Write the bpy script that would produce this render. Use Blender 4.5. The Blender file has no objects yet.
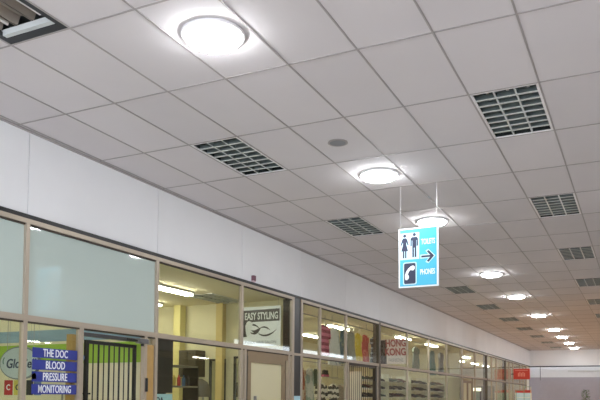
import bpy, bmesh, math, random
from mathutils import Vector, Matrix, Euler
random.seed(7)
PI = math.pi
C = bpy.context.scene.collection
SC = bpy.context.scene

# ------------------------------------------------------------------ camera
cam_d = bpy.data.cameras.new('camera')
cam = bpy.data.objects.new('camera', cam_d); C.objects.link(cam); SC.camera = cam
cam_d.sensor_fit = 'HORIZONTAL'; cam_d.sensor_width = 36.0
cam_d.lens = 710.2 / 600 * 36.0
cam_d.shift_x = (300 - 296) / 600.0
cam_d.shift_y = (360 - 200) / 600.0
cam_d.clip_start = 0.05; cam_d.clip_end = 300
cam.matrix_world = (Matrix.Translation((0, 0, 1.6)) @ Matrix.Rotation(0.4543, 4, 'Z') @
                    Matrix.Rotation(PI / 2 + 0.0529, 4, 'X') @ Matrix.Rotation(0.0074, 4, 'Z'))

# ------------------------------------------------------------------ world, exposure
W = bpy.data.worlds.new('daylight'); SC.world = W; W.use_nodes = True
bgn = W.node_tree.nodes['Background']
bgn.inputs[0].default_value = (0.84, 0.90, 1.0, 1); bgn.inputs[1].default_value = 3.1
SC.view_settings.view_transform = 'Standard'; SC.view_settings.look = 'None'
SC.view_settings.exposure = 1.0; SC.view_settings.gamma = 1.0
SC.view_settings.use_curve_mapping = False
try:
    SC.cycles.max_bounces = 8; SC.cycles.diffuse_bounces = 5; SC.cycles.glossy_bounces = 5
    SC.cycles.transparent_max_bounces = 24; SC.cycles.transmission_bounces = 6
    SC.cycles.sample_clamp_indirect = 4.0
    SC.cycles.use_denoising = True
except Exception:
    pass
LAMP_E = 46.0          # round corridor lamps
TUBE_E = 23.0           # shop fluorescent tubes

# ------------------------------------------------------------------ materials
def srgb(r, g, b):
    f = lambda c: (c / 255 / 12.92) if c / 255 <= 0.04045 else ((c / 255 + 0.055) / 1.055) ** 2.4
    return (f(r), f(g), f(b), 1)
MATS = {}
def mat(name, col, rough=0.6, metal=0.0, noise=0.06, scale=6.0, emit=None, espec=0.5, bump=0.0):
    """procedural principled material with slight noise variation in tone"""
    if name in MATS: return MATS[name]
    m = bpy.data.materials.new(name); m.use_nodes = True; MATS[name] = m
    nt = m.node_tree; p = nt.nodes['Principled BSDF']
    p.inputs['Roughness'].default_value = rough; p.inputs['Metallic'].default_value = metal
    p.inputs['Specular IOR Level'].default_value = espec
    if noise > 0:
        tc = nt.nodes.new('ShaderNodeTexCoord'); nz = nt.nodes.new('ShaderNodeTexNoise')
        nz.inputs['Scale'].default_value = scale; nz.inputs['Detail'].default_value = 3
        nt.links.new(tc.outputs['Object'], nz.inputs['Vector'])
        mr = nt.nodes.new('ShaderNodeMapRange')
        mr.inputs['To Min'].default_value = 1 - noise; mr.inputs['To Max'].default_value = 1 + noise
        nt.links.new(nz.outputs['Fac'], mr.inputs['Value'])
        mx = nt.nodes.new('ShaderNodeVectorMath'); mx.operation = 'SCALE'
        mx.inputs[0].default_value = col[:3]
        nt.links.new(mr.outputs['Result'], mx.inputs['Scale'])
        nt.links.new(mx.outputs['Vector'], p.inputs['Base Color'])
        if bump:
            b = nt.nodes.new('ShaderNodeBump'); b.inputs['Strength'].default_value = bump; b.inputs['Distance'].default_value = 0.01
            nt.links.new(nz.outputs['Fac'], b.inputs['Height']); nt.links.new(b.outputs['Normal'], p.inputs['Normal'])
    else:
        p.inputs['Base Color'].default_value = col
    if emit:
        p.inputs['Emission Color'].default_value = emit[0]; p.inputs['Emission Strength'].default_value = emit[1]
    return m

def tile_mat(name, col, var=0.05, rough=0.85):
    if name in MATS: return MATS[name]
    m = bpy.data.materials.new(name); m.use_nodes = True; MATS[name] = m
    nt = m.node_tree; p = nt.nodes['Principled BSDF']; p.inputs['Roughness'].default_value = rough
    p.inputs['Specular IOR Level'].default_value = 0.25
    g = nt.nodes.new('ShaderNodeNewGeometry'); mr = nt.nodes.new('ShaderNodeMapRange')
    mr.inputs['To Min'].default_value = 1 - var; mr.inputs['To Max'].default_value = 1 + var
    nt.links.new(g.outputs['Random Per Island'], mr.inputs['Value'])
    tc = nt.nodes.new('ShaderNodeTexCoord'); nz = nt.nodes.new('ShaderNodeTexNoise')
    nz.inputs['Scale'].default_value = 1.3; nz.inputs['Detail'].default_value = 4
    nt.links.new(tc.outputs['Object'], nz.inputs['Vector'])
    m2 = nt.nodes.new('ShaderNodeMapRange'); m2.inputs['To Min'].default_value = 0.95; m2.inputs['To Max'].default_value = 1.05
    nt.links.new(nz.outputs['Fac'], m2.inputs['Value'])
    mu = nt.nodes.new('ShaderNodeMath'); mu.operation = 'MULTIPLY'
    nt.links.new(mr.outputs['Result'], mu.inputs[0]); nt.links.new(m2.outputs['Result'], mu.inputs[1])
    mx = nt.nodes.new('ShaderNodeVectorMath'); mx.operation = 'SCALE'; mx.inputs[0].default_value = col[:3]
    nt.links.new(mu.outputs['Value'], mx.inputs['Scale']); nt.links.new(mx.outputs['Vector'], p.inputs['Base Color'])
    return m

def glass_mat(name, tint=(0.93, 0.95, 0.9, 1), ior=1.45):
    if name in MATS: return MATS[name]
    m = bpy.data.materials.new(name); m.use_nodes = True; MATS[name] = m
    nt = m.node_tree; nt.nodes.remove(nt.nodes['Principled BSDF'])
    out = nt.nodes['Material Output']
    t = nt.nodes.new('ShaderNodeBsdfTransparent'); t.inputs[0].default_value = tint
    g = nt.nodes.new('ShaderNodeBsdfGlossy'); g.inputs['Roughness'].default_value = 0.015
    lw = nt.nodes.new('ShaderNodeLayerWeight'); lw.inputs['Blend'].default_value = 0.5
    pw = nt.nodes.new('ShaderNodeMath'); pw.operation = 'POWER'; pw.inputs[1].default_value = 5.0
    nt.links.new(lw.outputs['Facing'], pw.inputs[0])
    fr = nt.nodes.new('ShaderNodeMath'); fr.operation = 'MULTIPLY_ADD'; fr.inputs[1].default_value = 0.75; fr.inputs[2].default_value = 0.045
    nt.links.new(pw.outputs[0], fr.inputs[0])
    mx = nt.nodes.new('ShaderNodeMixShader')
    nt.links.new(fr.outputs[0], mx.inputs[0]); nt.links.new(t.outputs[0], mx.inputs[1]); nt.links.new(g.outputs[0], mx.inputs[2])
    nt.links.new(mx.outputs[0], out.inputs[0])
    return m

def stripe_mat(name, c1, c2, period, axis=2, duty=0.5, wob=0.0, rough=0.85):
    if name in MATS: return MATS[name]
    m = bpy.data.materials.new(name); m.use_nodes = True; MATS[name] = m
    nt = m.node_tree; p = nt.nodes['Principled BSDF']; p.inputs['Roughness'].default_value = rough
    tc = nt.nodes.new('ShaderNodeTexCoord'); sp = nt.nodes.new('ShaderNodeSeparateXYZ')
    nt.links.new(tc.outputs['Object'], sp.inputs[0])
    src = sp.outputs[axis]
    if wob:
        nz = nt.nodes.new('ShaderNodeTexNoise'); nz.inputs['Scale'].default_value = 7
        nt.links.new(tc.outputs['Object'], nz.inputs['Vector'])
        a = nt.nodes.new('ShaderNodeMath'); a.operation = 'MULTIPLY_ADD'; a.inputs[1].default_value = wob
        nt.links.new(nz.outputs['Fac'], a.inputs[0]); nt.links.new(src, a.inputs[2]); src = a.outputs[0]
    d = nt.nodes.new('ShaderNodeMath'); d.operation = 'DIVIDE'; d.inputs[1].default_value = period
    nt.links.new(src, d.inputs[0])
    f = nt.nodes.new('ShaderNodeMath'); f.operation = 'FRACT'; nt.links.new(d.outputs[0], f.inputs[0])
    l = nt.nodes.new('ShaderNodeMath'); l.operation = 'LESS_THAN'; l.inputs[1].default_value = duty
    nt.links.new(f.outputs[0], l.inputs[0])
    mx = nt.nodes.new('ShaderNodeMix'); mx.data_type = 'RGBA'
    mx.inputs[6].default_value = c2; mx.inputs[7].default_value = c1
    nt.links.new(l.outputs[0], mx.inputs[0]); nt.links.new(mx.outputs[2], p.inputs['Base Color'])
    return m

def blotch_mat(name, c1, c2, scale=9, thr=0.5, rough=0.85):
    if name in MATS: return MATS[name]
    m = bpy.data.materials.new(name); m.use_nodes = True; MATS[name] = m
    nt = m.node_tree; p = nt.nodes['Principled BSDF']; p.inputs['Roughness'].default_value = rough
    tc = nt.nodes.new('ShaderNodeTexCoord'); nz = nt.nodes.new('ShaderNodeTexNoise'); nz.inputs['Scale'].default_value = scale
    nt.links.new(tc.outputs['Object'], nz.inputs['Vector'])
    cr = nt.nodes.new('ShaderNodeValToRGB'); cr.color_ramp.elements[0].position = thr - 0.03; cr.color_ramp.elements[1].position = thr + 0.03
    cr.color_ramp.elements[0].color = c1; cr.color_ramp.elements[1].color = c2
    nt.links.new(nz.outputs['Fac'], cr.inputs[0]); nt.links.new(cr.outputs[0], p.inputs['Base Color'])
    return m

M_TILE = tile_mat('ceiling_tile', srgb(217, 213, 215), 0.035)
M_TBAR = mat('ceiling_tbar', srgb(164, 159, 158), 0.45, 0.0, 0.03)
M_PANEL = tile_mat('bulkhead_panel', srgb(234, 235, 237), 0.012, 0.6)
M_GAP = mat('bulkhead_gap', srgb(120, 122, 128), 0.8)
M_BLACK = mat('black_trim', srgb(26, 26, 28), 0.45)
M_ALU = mat('anodised_aluminium', srgb(176, 164, 148), 0.42, 0.35, 0.05)
M_ALUD = mat('dark_gasket', srgb(62, 54, 46), 0.6)  # dark strips under the top and mid rails
M_GLASS = glass_mat('clear_glass')
M_TEAL = mat('frosted_teal_film', srgb(186, 200, 194), 0.03, 0.0, 0.02, 2, espec=0.7)
M_CREAM = mat('cream_wall', srgb(222, 216, 186), 0.8)
M_CREAM2 = mat('pale_cream_wall', srgb(226, 222, 196), 0.8)
M_WHITE = mat('white_paint', srgb(228, 228, 226), 0.6)
M_BWALL = mat('back_wall_grey', srgb(160, 156, 164), 0.7)
M_FLOOR = mat('floor_tile', srgb(206, 200, 196), 0.35, 0, 0.08, 2.0)
M_DARK = mat('black_plastic', srgb(28, 29, 32), 0.35)
M_TAN = mat('tan_wood', srgb(176, 142, 84), 0.55, 0, 0.15, 12)
M_TANA = mat('bronze_frame', srgb(140, 122, 96), 0.45, 0.2)
M_LOUV = mat('louvre_lit_bottom', srgb(206, 214, 212), 0.35, 0.1, 0.02)  # light on the blade bottoms put into a paler colour
M_LOUVD = mat('louvre_shaded_side', srgb(138, 150, 150), 0.3, 0.5, 0.02)  # same blades, dark reflections on their sides put into the colour
M_HOUS = mat('fixture_housing', srgb(58, 66, 66), 0.45, 0.3, 0.03)  # dark grey paints in the dark look of a mirrored housing
M_HOUSW = mat('reflector_enamel', srgb(158, 148, 138), 0.3, 0.4, 0.04)
M_DIFF = mat('lamp_diffuser', (1, 1, 1, 1), 0.4, 0, 0, emit=((0.96, 0.98, 1.0, 1), LAMP_E))
M_RIM = mat('lamp_rim', srgb(236, 236, 238), 0.35, 0.1, 0.02)
M_TUBE = mat('lit_tube', (1, 1, 1, 1), 0.4, 0, 0, emit=((1.0, 0.97, 0.84, 1), TUBE_E))
M_TUBEOFF = mat('unlit_tube', srgb(225, 225, 222), 0.3)
M_SHELF = mat('white_shelf', srgb(232, 230, 214), 0.5)
M_STEEL = mat('brushed_steel', srgb(150, 150, 150), 0.3, 0.8)

# ------------------------------------------------------------------ mesh helpers
class MB:
    def __init__(s): s.bm = bmesh.new()
    def box(s, x0, x1, y0, y1, z0, z1, mi=0):
        v = [s.bm.verts.new(p) for p in ((x0,y0,z0),(x1,y0,z0),(x1,y1,z0),(x0,y1,z0),(x0,y0,z1),(x1,y0,z1),(x1,y1,z1),(x0,y1,z1))]
        for f in ((0,3,2,1),(4,5,6,7),(0,1,5,4),(1,2,6,5),(2,3,7,6),(3,0,4,7)):
            s.bm.faces.new([v[i] for i in f]).material_index = mi
        return s
    def prism(s, pts, a0, a1, plane='xz'):
        """polygon extruded; plane xz -> extrude along y, xy -> z, yz -> x"""
        def P(u, w, a):
            return {'xz': (u, a, w), 'xy': (u, w, a), 'yz': (a, u, w)}[plane]
        A = [s.bm.verts.new(P(u, w, a0)) for u, w in pts]; B = [s.bm.verts.new(P(u, w, a1)) for u, w in pts]
        n = len(pts)
        s.bm.faces.new(A); s.bm.faces.new(list(reversed(B)))
        for i in range(n): s.bm.faces.new([A[i], B[i], B[(i+1) % n], A[(i+1) % n]])
        return s
    def tube(s, a, b, r, n=10, r2=None):
        a = Vector(a); b = Vector(b); d = (b - a).normalized()
        u = d.orthogonal().normalized(); w = d.cross(u); r2 = r if r2 is None else r2
        A = [s.bm.verts.new(a + (u*math.cos(t)+w*math.sin(t))*r) for t in [2*PI*i/n for i in range(n)]]
        B = [s.bm.verts.new(b + (u*math.cos(t)+w*math.sin(t))*r2) for t in [2*PI*i/n for i in range(n)]]
        for i in range(n): s.bm.faces.new([A[i], A[(i+1) % n], B[(i+1) % n], B[i]])
        s.bm.faces.new(list(reversed(A))); s.bm.faces.new(B)
        return s
    def path(s, pts, r, n=8):
        for a, b in zip(pts[:-1], pts[1:]): s.tube(a, b, r, n)
        return s
    def lathe(s, prof, n=40, ctr=(0,0,0)):
        rings = []
        for r, z in prof:
            if r < 1e-5: rings.append([s.bm.verts.new((ctr[0], ctr[1], ctr[2]+z))])
            else: rings.append([s.bm.verts.new((ctr[0]+r*math.cos(2*PI*i/n), ctr[1]+r*math.sin(2*PI*i/n), ctr[2]+z)) for i in range(n)])
        for A, B in zip(rings[:-1], rings[1:]):
            for i in range(n):
                j = (i+1) % n
                if len(A) == 1 and len(B) > 1: s.bm.faces.new([A[0], B[j], B[i]])
                elif len(B) == 1 and len(A) > 1: s.bm.faces.new([A[i], A[j], B[0]])
                elif len(A) > 1: s.bm.faces.new([A[i], A[j], B[j], B[i]])
        return s
    def build(s, name, m, parent=None, loc=None, rot=None, smooth=False, bevel=0):
        bmesh.ops.recalc_face_normals(s.bm, faces=s.bm.faces)
        if bevel:
            bmesh.ops.bevel(s.bm, geom=list(s.bm.edges), offset=bevel, segments=2, affect='EDGES', profile=0.6)
        me = bpy.data.meshes.new(name); s.bm.to_mesh(me); s.bm.free()
        for mm in (m if isinstance(m, (list, tuple)) else [m]): me.materials.append(mm)
        if smooth:
            for f in me.polygons: f.use_smooth = True
            try: me.set_sharp_from_angle(angle=0.7)
            except Exception: pass
        o = bpy.data.objects.new(name, me); C.objects.link(o)
        if parent: o.parent = parent
        if loc: o.location = loc
        if rot: o.rotation_euler = rot
        return o

def tag(o, label=None, cat=None, group=None, kind=None):
    if label: o['label'] = label
    if cat: o['category'] = cat
    if group: o['group'] = group
    if kind: o['kind'] = kind
    return o
def empty(name, loc=(0,0,0), rz=0):
    o = bpy.data.objects.new(name, None); C.objects.link(o); o.location = loc; o.rotation_euler = (0,0,rz)
    o.empty_display_size = 0.1
    return o
def thing(name, label, cat, loc=(0,0,0), rz=0, group=None):
    return tag(empty(name, loc, rz), label, cat, group)
def struct(o): o['kind'] = 'structure'; return o
def copy_tree(o, parent=None):
    c = o.copy(); C.objects.link(c); c.parent = parent
    for ch in list(o.children): copy_tree(ch, c)
    return c
_font = None
def text(body, size, m, parent, name='lettering', loc=(0,0,0), rot=(PI/2,0,0), sx=1.0, ext=0.0015, bold=0.0, align='CENTER', shear=0.0):
    cu = bpy.data.curves.new('tmp_text', 'FONT'); cu.body = body; cu.size = size; cu.extrude = ext; cu.offset = bold
    cu.align_x = align; cu.align_y = 'CENTER'; cu.shear = shear; cu.resolution_u = 3
    t = bpy.data.objects.new('tmp_text', cu); C.objects.link(t)
    bpy.context.view_layer.update()
    dg = bpy.context.evaluated_depsgraph_get()
    me = bpy.data.meshes.new_from_object(t.evaluated_get(dg))
    bpy.data.objects.remove(t); bpy.data.curves.remove(cu)
    me.name = name; me.materials.clear(); me.materials.append(m)
    o = bpy.data.objects.new(name, me); C.objects.link(o); o.parent = parent
    o.location = loc; o.rotation_euler = rot; o.scale = (sx, 1, 1)
    return o

# ------------------------------------------------------------------ dimensions
XW = -5.606; ZC = 4.3145; ZT = 3.418; ZM = 2.385; YB = 41.2
X0 = -4.356; Y0 = 3.847; TX = 0.6; TY = 1.2
XR = 5.0; YF = -5.0
IC = 3.37                      # shop ceiling height
XI = -9.6                      # back of the shops
left_j = [-1, 2, 5, 8, 11, 14, 17, 20, 23, 26, 29]
right_j = [-1, 2, 5, 8, 11, 14, 17, 20, 23, 26, 29]
holes = {(0, j) for j in left_j} | {(5, j) for j in right_j}

# ------------------------------------------------------------------ floor, ceiling
struct(MB().box(-12, 12, YF - 3, 20, -0.1, 0).build('floor', M_FLOOR))
struct(MB().box(-12, 12, 20, YB + 2, -0.1, 0).build('floor_far', mat('floor_warm_bounce', srgb(236, 200, 166), 0.4, 0, 0.08, 2.0)))  # unseen floor, coloured warm so its bounce tints the far ceiling
b = MB(); t = MB()
i0, i1, j0, j1 = -3, 16, -7, 32
for i in range(i0, i1):
    for j in range(j0, j1):
        if (i, j) in holes: continue
        xa = max(X0 + i*TX, XW); xb = min(X0 + (i+1)*TX, XR); ya = max(Y0 + j*TY, YF); yb_ = min(Y0 + (j+1)*TY, YB)
        if xb - xa < 0.03 or yb_ - ya < 0.03: continue
        dz = [random.uniform(-0.0015, 0.0015) for _ in range(4)]
        v = [b.bm.verts.new(p) for p in ((xa, ya, ZC+dz[0]), (xb, ya, ZC+dz[1]), (xb, yb_, ZC+dz[2]), (xa, yb_, ZC+dz[3]),
                                         (xa, ya, ZC+.02), (xb, ya, ZC+.02), (xb, yb_, ZC+.02), (xa, yb_, ZC+.02))]
        for f in ((0,3,2,1),(4,5,6,7),(0,1,5,4),(1,2,6,5),(2,3,7,6),(3,0,4,7)): b.bm.faces.new([v[k] for k in f])
struct(b.build('ceiling', M_TILE))
g = 0.0075
for i in range(i0, i1 + 1):
    x = X0 + i*TX
    if XW < x < XR: t.box(x-g, x+g, YF, YB, ZC-0.006, ZC-0.0018)
for j in range(j0, j1 + 1):
    y = Y0 + j*TY
    if YF < y < YB: t.box(XW, XR, y-g, y+g, ZC-0.0063, ZC-0.0021)
struct(t.build('trim_1', M_TBAR))
struct(MB().box(XW-6, XR+.3, YF, YB+2, ZC+0.3, ZC+0.45).build('trim_2', M_WHITE))     # roof slab
struct(MB().box(XW, XW+0.02, YF, YB, ZC-0.024, ZC-0.004).build('trim_3', M_TBAR))     # wall angle

# ------------------------------------------------------------------ left bulkhead
b = MB(); b.box(XW-0.2, XW-0.008, YF, YB, ZT+0.02, ZC+0.3, 1)
y = 5.22 - 2.1575*5
while y < YB:
    b.box(XW-0.008, XW, max(y, YF)+0.004, min(y+2.1575, YB)-0.004, ZT+0.02, ZC, 0); y += 2.1575
struct(b.build('wall_left', [M_PANEL, M_GAP]))
struct(MB().box(XW-0.05, XW+0.03, YF, YB, ZT-0.022, ZT+0.02).build('trim_4', M_BLACK))

# ------------------------------------------------------------------ back wall
struct(MB().box(XW-0.2, XR, YB, YB+0.2, ZT+0.02, ZC+0.3).build('wall_back', M_PANEL))
struct(MB().box(XW-0.2, XR, YB-0.03, YB+0.2, ZT-0.03, ZT+0.02).build('trim_5', M_BLACK))
struct(MB().box(XW-0.2, XR, YB+0.6, YB+0.8, 2.83, ZT+0.3).build('wall_back_upper', mat('band_white', srgb(208, 208, 208), 0.7)))
struct(MB().box(XW-0.2, XR, YB+0.55, YB+0.8, 0, 2.83).build('wall_back_lower', M_BWALL))
tag(MB().box(-3.7, -1.5, YB+0.585, YB+0.598, 3.12, 3.22).build('wall_strip', mat('grey_strip', srgb(196,196,192), 0.6)),
    'faint grey strip along the white band of the far back wall', 'strip')
tag(MB().tube((-5.08, YB-0.015, ZT-0.02), (-5.08, YB-0.015, 2.65), 0.02).build('hanging_rod', mat('grey_paint', srgb(120,120,124), 0.5)),
    'thin grey rod hanging below the black trim at the far wall corner', 'rod')

# ------------------------------------------------------------------ right side of the corridor
struct(MB().box(XR, XR+0.2, YF, 27, 3.35, ZC+0.3).build('wall_right', M_WHITE))
struct(MB().box(XR+3.5, XR+3.7, YF, YB+1, 0, 3.5).build('wall_right_shop_rear', mat('shop_rear_dull', srgb(150, 140, 118), 0.7, 0, 0.35, 0.7)))  # unseen dull wall, added to darken what the shop glass reflects
struct(MB().box(XR+0.2, XR+3.7, YF, YB+1, 3.4, 3.5).build('ceiling_right_shops', M_CREAM2))
for k in range(12):
    struct(MB().box(XR, XR+0.1, -2.2+k*3.6, -2.1+k*3.6, 0, 3.35).build('trim_%d' % (30+k), M_ALU))
struct(MB().box(XR, XR+0.1, YF, YB, 2.36, 2.42).build('trim_50', M_ALU))
struct(MB().box(XR, XR+0.2, 27, YB+1, 3.35, 3.95).build('wall_right_far', M_WHITE))  # unseen, kept below the ceiling so daylight enters over it
struct(MB().box(XR, XR+0.1, YF, YB, 3.31, 3.349).build('trim_51', M_ALU))
struct(MB().box(XR, XR+3.7, YB+1, YB+1.1, 0, 3.5).build('wall_right_end', M_CREAM2))
struct(MB().box(XW-0.4, XW-0.2, YB+0.2, YB+0.8, 0, ZC+0.3).build('light_cap_back_left', M_WHITE))  # unseen cap, added to stop daylight leaking in behind the back wall

# ------------------------------------------------------------------ shop shells
def wallbox(name, *a, m=M_CREAM): return struct(MB().box(*a).build(name, m))
struct(MB().box(XI-0.2, XW-0.06, YF, YB, IC, IC+0.04).build('ceiling_shops', tile_mat('shop_ceiling', srgb(236, 228, 196), 0.03)))
wallbox('wall_shop_rear', XI-0.2, XI, YF, YB, 0, IC)
wallbox('wall_pharmacy_near', XI, XW-0.06, 0.9, 1.0, 0, IC)
wallbox('wall_pharmacy', XI, XW-0.07, 7.32, 7.42, 0, IC, m=M_CREAM2)
wallbox('wall_salon', XI, XW-0.07, 11.44, 11.54, 0, IC)
wallbox('wall_boutique', XI, XW-0.07, 18.45, 18.5, 0, IC, m=M_CREAM2) if False else None
wallbox('wall_shoe_shop', XI, XW-0.07, 24.45, 24.55, 0, IC)
wallbox('wall_end_shop', XI, XW-0.07, YB-0.1, YB, 0, IC, m=M_WHITE)
# painted bands round the pharmacy
MG = mat('green_band', srgb(150, 190, 70), 0.7); MBL = mat('blue_band', srgb(134, 164, 190), 0.7)
bb = MB(); bb.box(XI+.012, XW-0.08, 7.308, 7.32, 2.35, 2.51); bb.box(XI, XI+.012, 1.0, 7.32, 2.35, 2.51); struct(bb.build('trim_6', MBL))
bb = MB(); bb.box(XI+.012, XW-0.08, 7.308, 7.32, 2.04, 2.31); bb.box(XI, XI+.012, 1.0, 7.32, 2.04, 2.31); struct(bb.build('trim_7', MG))

# ------------------------------------------------------------------ storefront windows
fw = 0.025; TILT = -0.007
wcount = [0]
def window(y0, y1, mull=(), upper=M_GLASS, door=None, dark_mid=False):
    """one bay between y0 and y1; mull = y positions of inner mullions; door = (ya, yb) left without lower pane"""
    wcount[0] += 1
    r = struct(empty('window_%d' % wcount[0], (XW, y0, 0)))
    X = 0; L = y1 - y0
    fr = MB()
    fr.box(-0.03, 0.028, 0, L, ZT-0.07, ZT-0.023)                 # top rail
    fr.box(-0.03, 0.03, 0, L, ZM-0.032, ZM+0.03)                  # mid rail
    for s_, z_ in ((0, 0),): pass
    fr.box(-0.03, 0.028, 0, fw, 0, ZT-0.07); fr.box(-0.03, 0.028, L-fw, L, 0, ZT-0.07)
    fr.build('window_frame', M_ALU, r)
    ga = MB()
    ga.box(-0.02, 0.012, fw, L-fw, ZT-0.088, ZT-0.07); ga.box(-0.02, 0.02, fw, L-fw, ZM-0.048, ZM-0.032)
    ga.build('gasket', M_ALUD, r)
    ys = [0] + [m - y0 for m in mull] + [L]
    for m in mull:
        MB().box(-0.03, 0.028, m-y0-0.024, m-y0+0.024, 0 if not (door and door[0] < m < door[1]) else ZM, ZT-0.07).build('mullion', M_ALU, r)
    for a, c in zip(ys[:-1], ys[1:]):
        MB().box(-0.006, 0.0, a+0.02, c-0.02, 0.02, ZT-0.06-ZM).build('upper_pane', upper, r, loc=(0, 0, ZM), rot=(0, TILT, 0))
        if door and door[0] <= y0 + (a+c)/2 <= door[1]: continue
        MB().box(-0.006, 0.0, a+0.02, c-0.02, 0.1, ZM-0.03).build('lower_pane', M_GLASS, r)
    MB().box(-0.04, 0.03, 0, L, 0, 0.1).build('bottom_rail', M_ALU, r) if not door else None
    return r
window(0.9, 3.06, upper=M_TEAL)
window(3.06, 5.21, upper=M_TEAL)
# pharmacy bay with open doorway 6.02 - 7.2
def bay_with_door(y0, y1, dy0, dy1, upper, name_mull=()):
    wcount[0] += 1
    r = struct(empty('window_%d' % wcount[0], (XW, y0, 0))); L = y1 - y0; a = dy0 - y0; c = dy1 - y0
    fr = MB(); fr.box(-0.03, 0.028, 0, L, ZT-0.07, ZT-0.023); fr.box(-0.03, 0.03, 0, L, ZM-0.032, ZM+0.03)
    fr.box(-0.03, 0.028, 0, fw, 0, ZT-0.07); fr.box(-0.03, 0.028, L-fw, L, 0, ZT-0.07)
    fr.build('window_frame', M_ALU, r)
    ga = MB(); ga.box(-0.02, 0.012, fw, L-fw, ZT-0.088, ZT-0.07); ga.box(-0.02, 0.02, fw, L-fw, ZM-0.048, ZM-0.032); ga.build('gasket', M_ALUD, r)
    MB().box(-0.006, 0, 0.02, L-0.02, 0.02, ZT-0.06-ZM).build('upper_pane', upper, r, loc=(0, 0, ZM), rot=(0, TILT, 0))
    if a > 0.1: MB().box(-0.006, 0, 0.02, a-0.05, 0.1, ZM-0.03).build('lower_pane', M_GLASS, r)
    MB().box(-0.03, 0.028, a-0.06, a, 0, ZM-0.032).build('jamb', M_ALU, r)
    MB().box(-0.03, 0.028, c, c+0.05, 0, ZM-0.032).build('jamb', M_ALU, r)
    if a > 0.1: MB().box(-0.04, 0.03, 0.02, a-0.06, 0, 0.1).build('bottom_rail', M_ALU, r)
    return r
r = bay_ph = bay_with_door(5.21, 7.36, 6.04, 7.12, M_TEAL)
MB().box(-0.10, -0.03, 0.70, 0.77, 0, 2.28).build('inner_post', M_TAN, r)
MB().box(-0.08, 0.02, 1.965, 2.10, 0, 2.25).build('inner_post', M_TAN, r)
window(7.36, 9.52)
# salon: door bay
r = bay_with_door(9.52, 11.30, 9.66, 11.14, M_GLASS)
# boutique / clothes shops
window(11.68, 13.85, mull=(12.51,))
wB = bay_with_door(13.85, 15.93, 13.98, 15.80, M_GLASS)
window(15.93, 18.18)
window(18.18, 20.28)
window(20.28, 22.38)
window(22.38, 24.50)
wE = bay_with_door(24.50, 26.66, 24.62, 26.2, M_GLASS)
for k in range(6):
    y0 = 26.66 + k*2.1575; window(y0, min(y0+2.1575, YB-0.02), mull=((y0+1.08,) if k % 2 else ()))
# deeper dark posts where two shops meet
for q, (a, c) in enumerate(((11.30, 11.345), (11.635, 11.68))):
    struct(MB().box(XW-0.04, XW+0.03, a, c, 0, ZT-0.023).build('trim_%d' % (8+q), M_ALU))
struct(MB().box(XW-0.2, XW+0.012, 11.345, 11.635, 0, ZT-0.023).build('trim_10', M_DARK))
struct(MB().box(XW-0.02, XW+0.035, 11.345, 11.635, ZM-0.03, ZM+0.012).build('trim_11', M_ALU))
for q, yy in enumerate((15.93, 28.82, 33.13)):
    struct(MB().box(XW-0.12, XW+0.034, yy-0.05, yy+0.06, 0, ZT-0.023).build('trim_%d' % (12+q), mat('dark_post', srgb(92, 84, 72), 0.5, 0.3)))

# ------------------------------------------------------------------ ceiling fixtures
def louvre_fixture(i, j, label):
    x = X0 + i*TX; y = Y0 + j*TY
    r = thing('louvre_light', label, 'ceiling light', (x+TX/2, y+TY/2, ZC), 0, 'unlit louvred ceiling lights')
    hw, hl = TX/2-0.008, TY/2-0.008
    h = MB()   # housing: five walls, open below
    for a in ((-hw, hw, -hl, hl, 0.11, 0.115), (-hw, -hw+0.004, -hl, hl, 0, 0.11), (hw-0.004, hw, -hl, hl, 0, 0.11),
              (-hw+.004, hw-.004, -hl, -hl+0.004, 0, 0.11), (-hw+.004, hw-.004, hl-0.004, hl, 0, 0.11)): h.box(*a)
    h.build('housing', M_HOUS, r)
    f = MB(); e = 0.022
    for a in ((-hw, hw, -hl, -hl+e), (-hw, hw, hl-e, hl), (-hw, -hw+e, -hl+e, hl-e), (hw-e, hw, -hl+e, hl-e)): f.box(*a, -0.004, 0.004)
    f.build('frame', M_RIM, r)
    lv = MB()
    for k in range(1, 3):
        xx = -hw + e + (2*hw-2*e)*k/3; lv.box(xx-0.006, xx+0.006, -hl+e, hl-e, -0.002, 0.045)
    n = 8
    for k in range(1, n):
        yy = -hl + e + (2*hl-2*e)*k/n; lv.prism([(yy-0.012, -0.001), (yy+0.012, -0.001), (yy+0.003, 0.045), (yy-0.003, 0.045)], -hw+e, hw-e, 'yz')
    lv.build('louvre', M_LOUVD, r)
    le = MB()
    for k in range(1, 3):
        xx = -hw + e + (2*hw-2*e)*k/3; le.box(xx-0.008, xx+0.008, -hl+e, hl-e, -0.003, -0.0012)
    for k in range(1, n):
        yy = -hl + e + (2*hl-2*e)*k/n; le.box(-hw+e, hw-e, yy-0.017, yy+0.017, -0.0042, -0.0031)
    le.build('louvre_lit_edge', M_LOUV, r)  # pale strips added as painted light on the blade bottoms
    for s in (-1, 0, 1): MB().tube((s*0.18, -hl+0.05, 0.08), (s*0.18, hl-0.05, 0.08), 0.013, 8).build('tube', M_TUBEOFF, r)
    return r
ordn = ['first', 'second', 'third', 'fourth', 'fifth', 'sixth', 'seventh', 'eighth', 'ninth', 'tenth', 'eleventh']
proto = None
for k, j in enumerate(left_j[1:]):
    lab = ['square-celled louvred ceiling light left of the ceiling speaker, nearest of the left row',
           'louvred ceiling light in the left row, between speaker and hanging toilets sign',
           'louvred ceiling light hidden mostly behind the hanging toilets sign'][k] if k < 3 else \
          'unlit louvred ceiling light, %s one back in the row along the left wall' % ordn[k]
    if proto is None: proto = o = louvre_fixture(0, j, lab)
    else:
        o = copy_tree(proto); o.location = (X0+TX/2, Y0+j*TY+TY/2, ZC); o['label'] = lab
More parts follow.
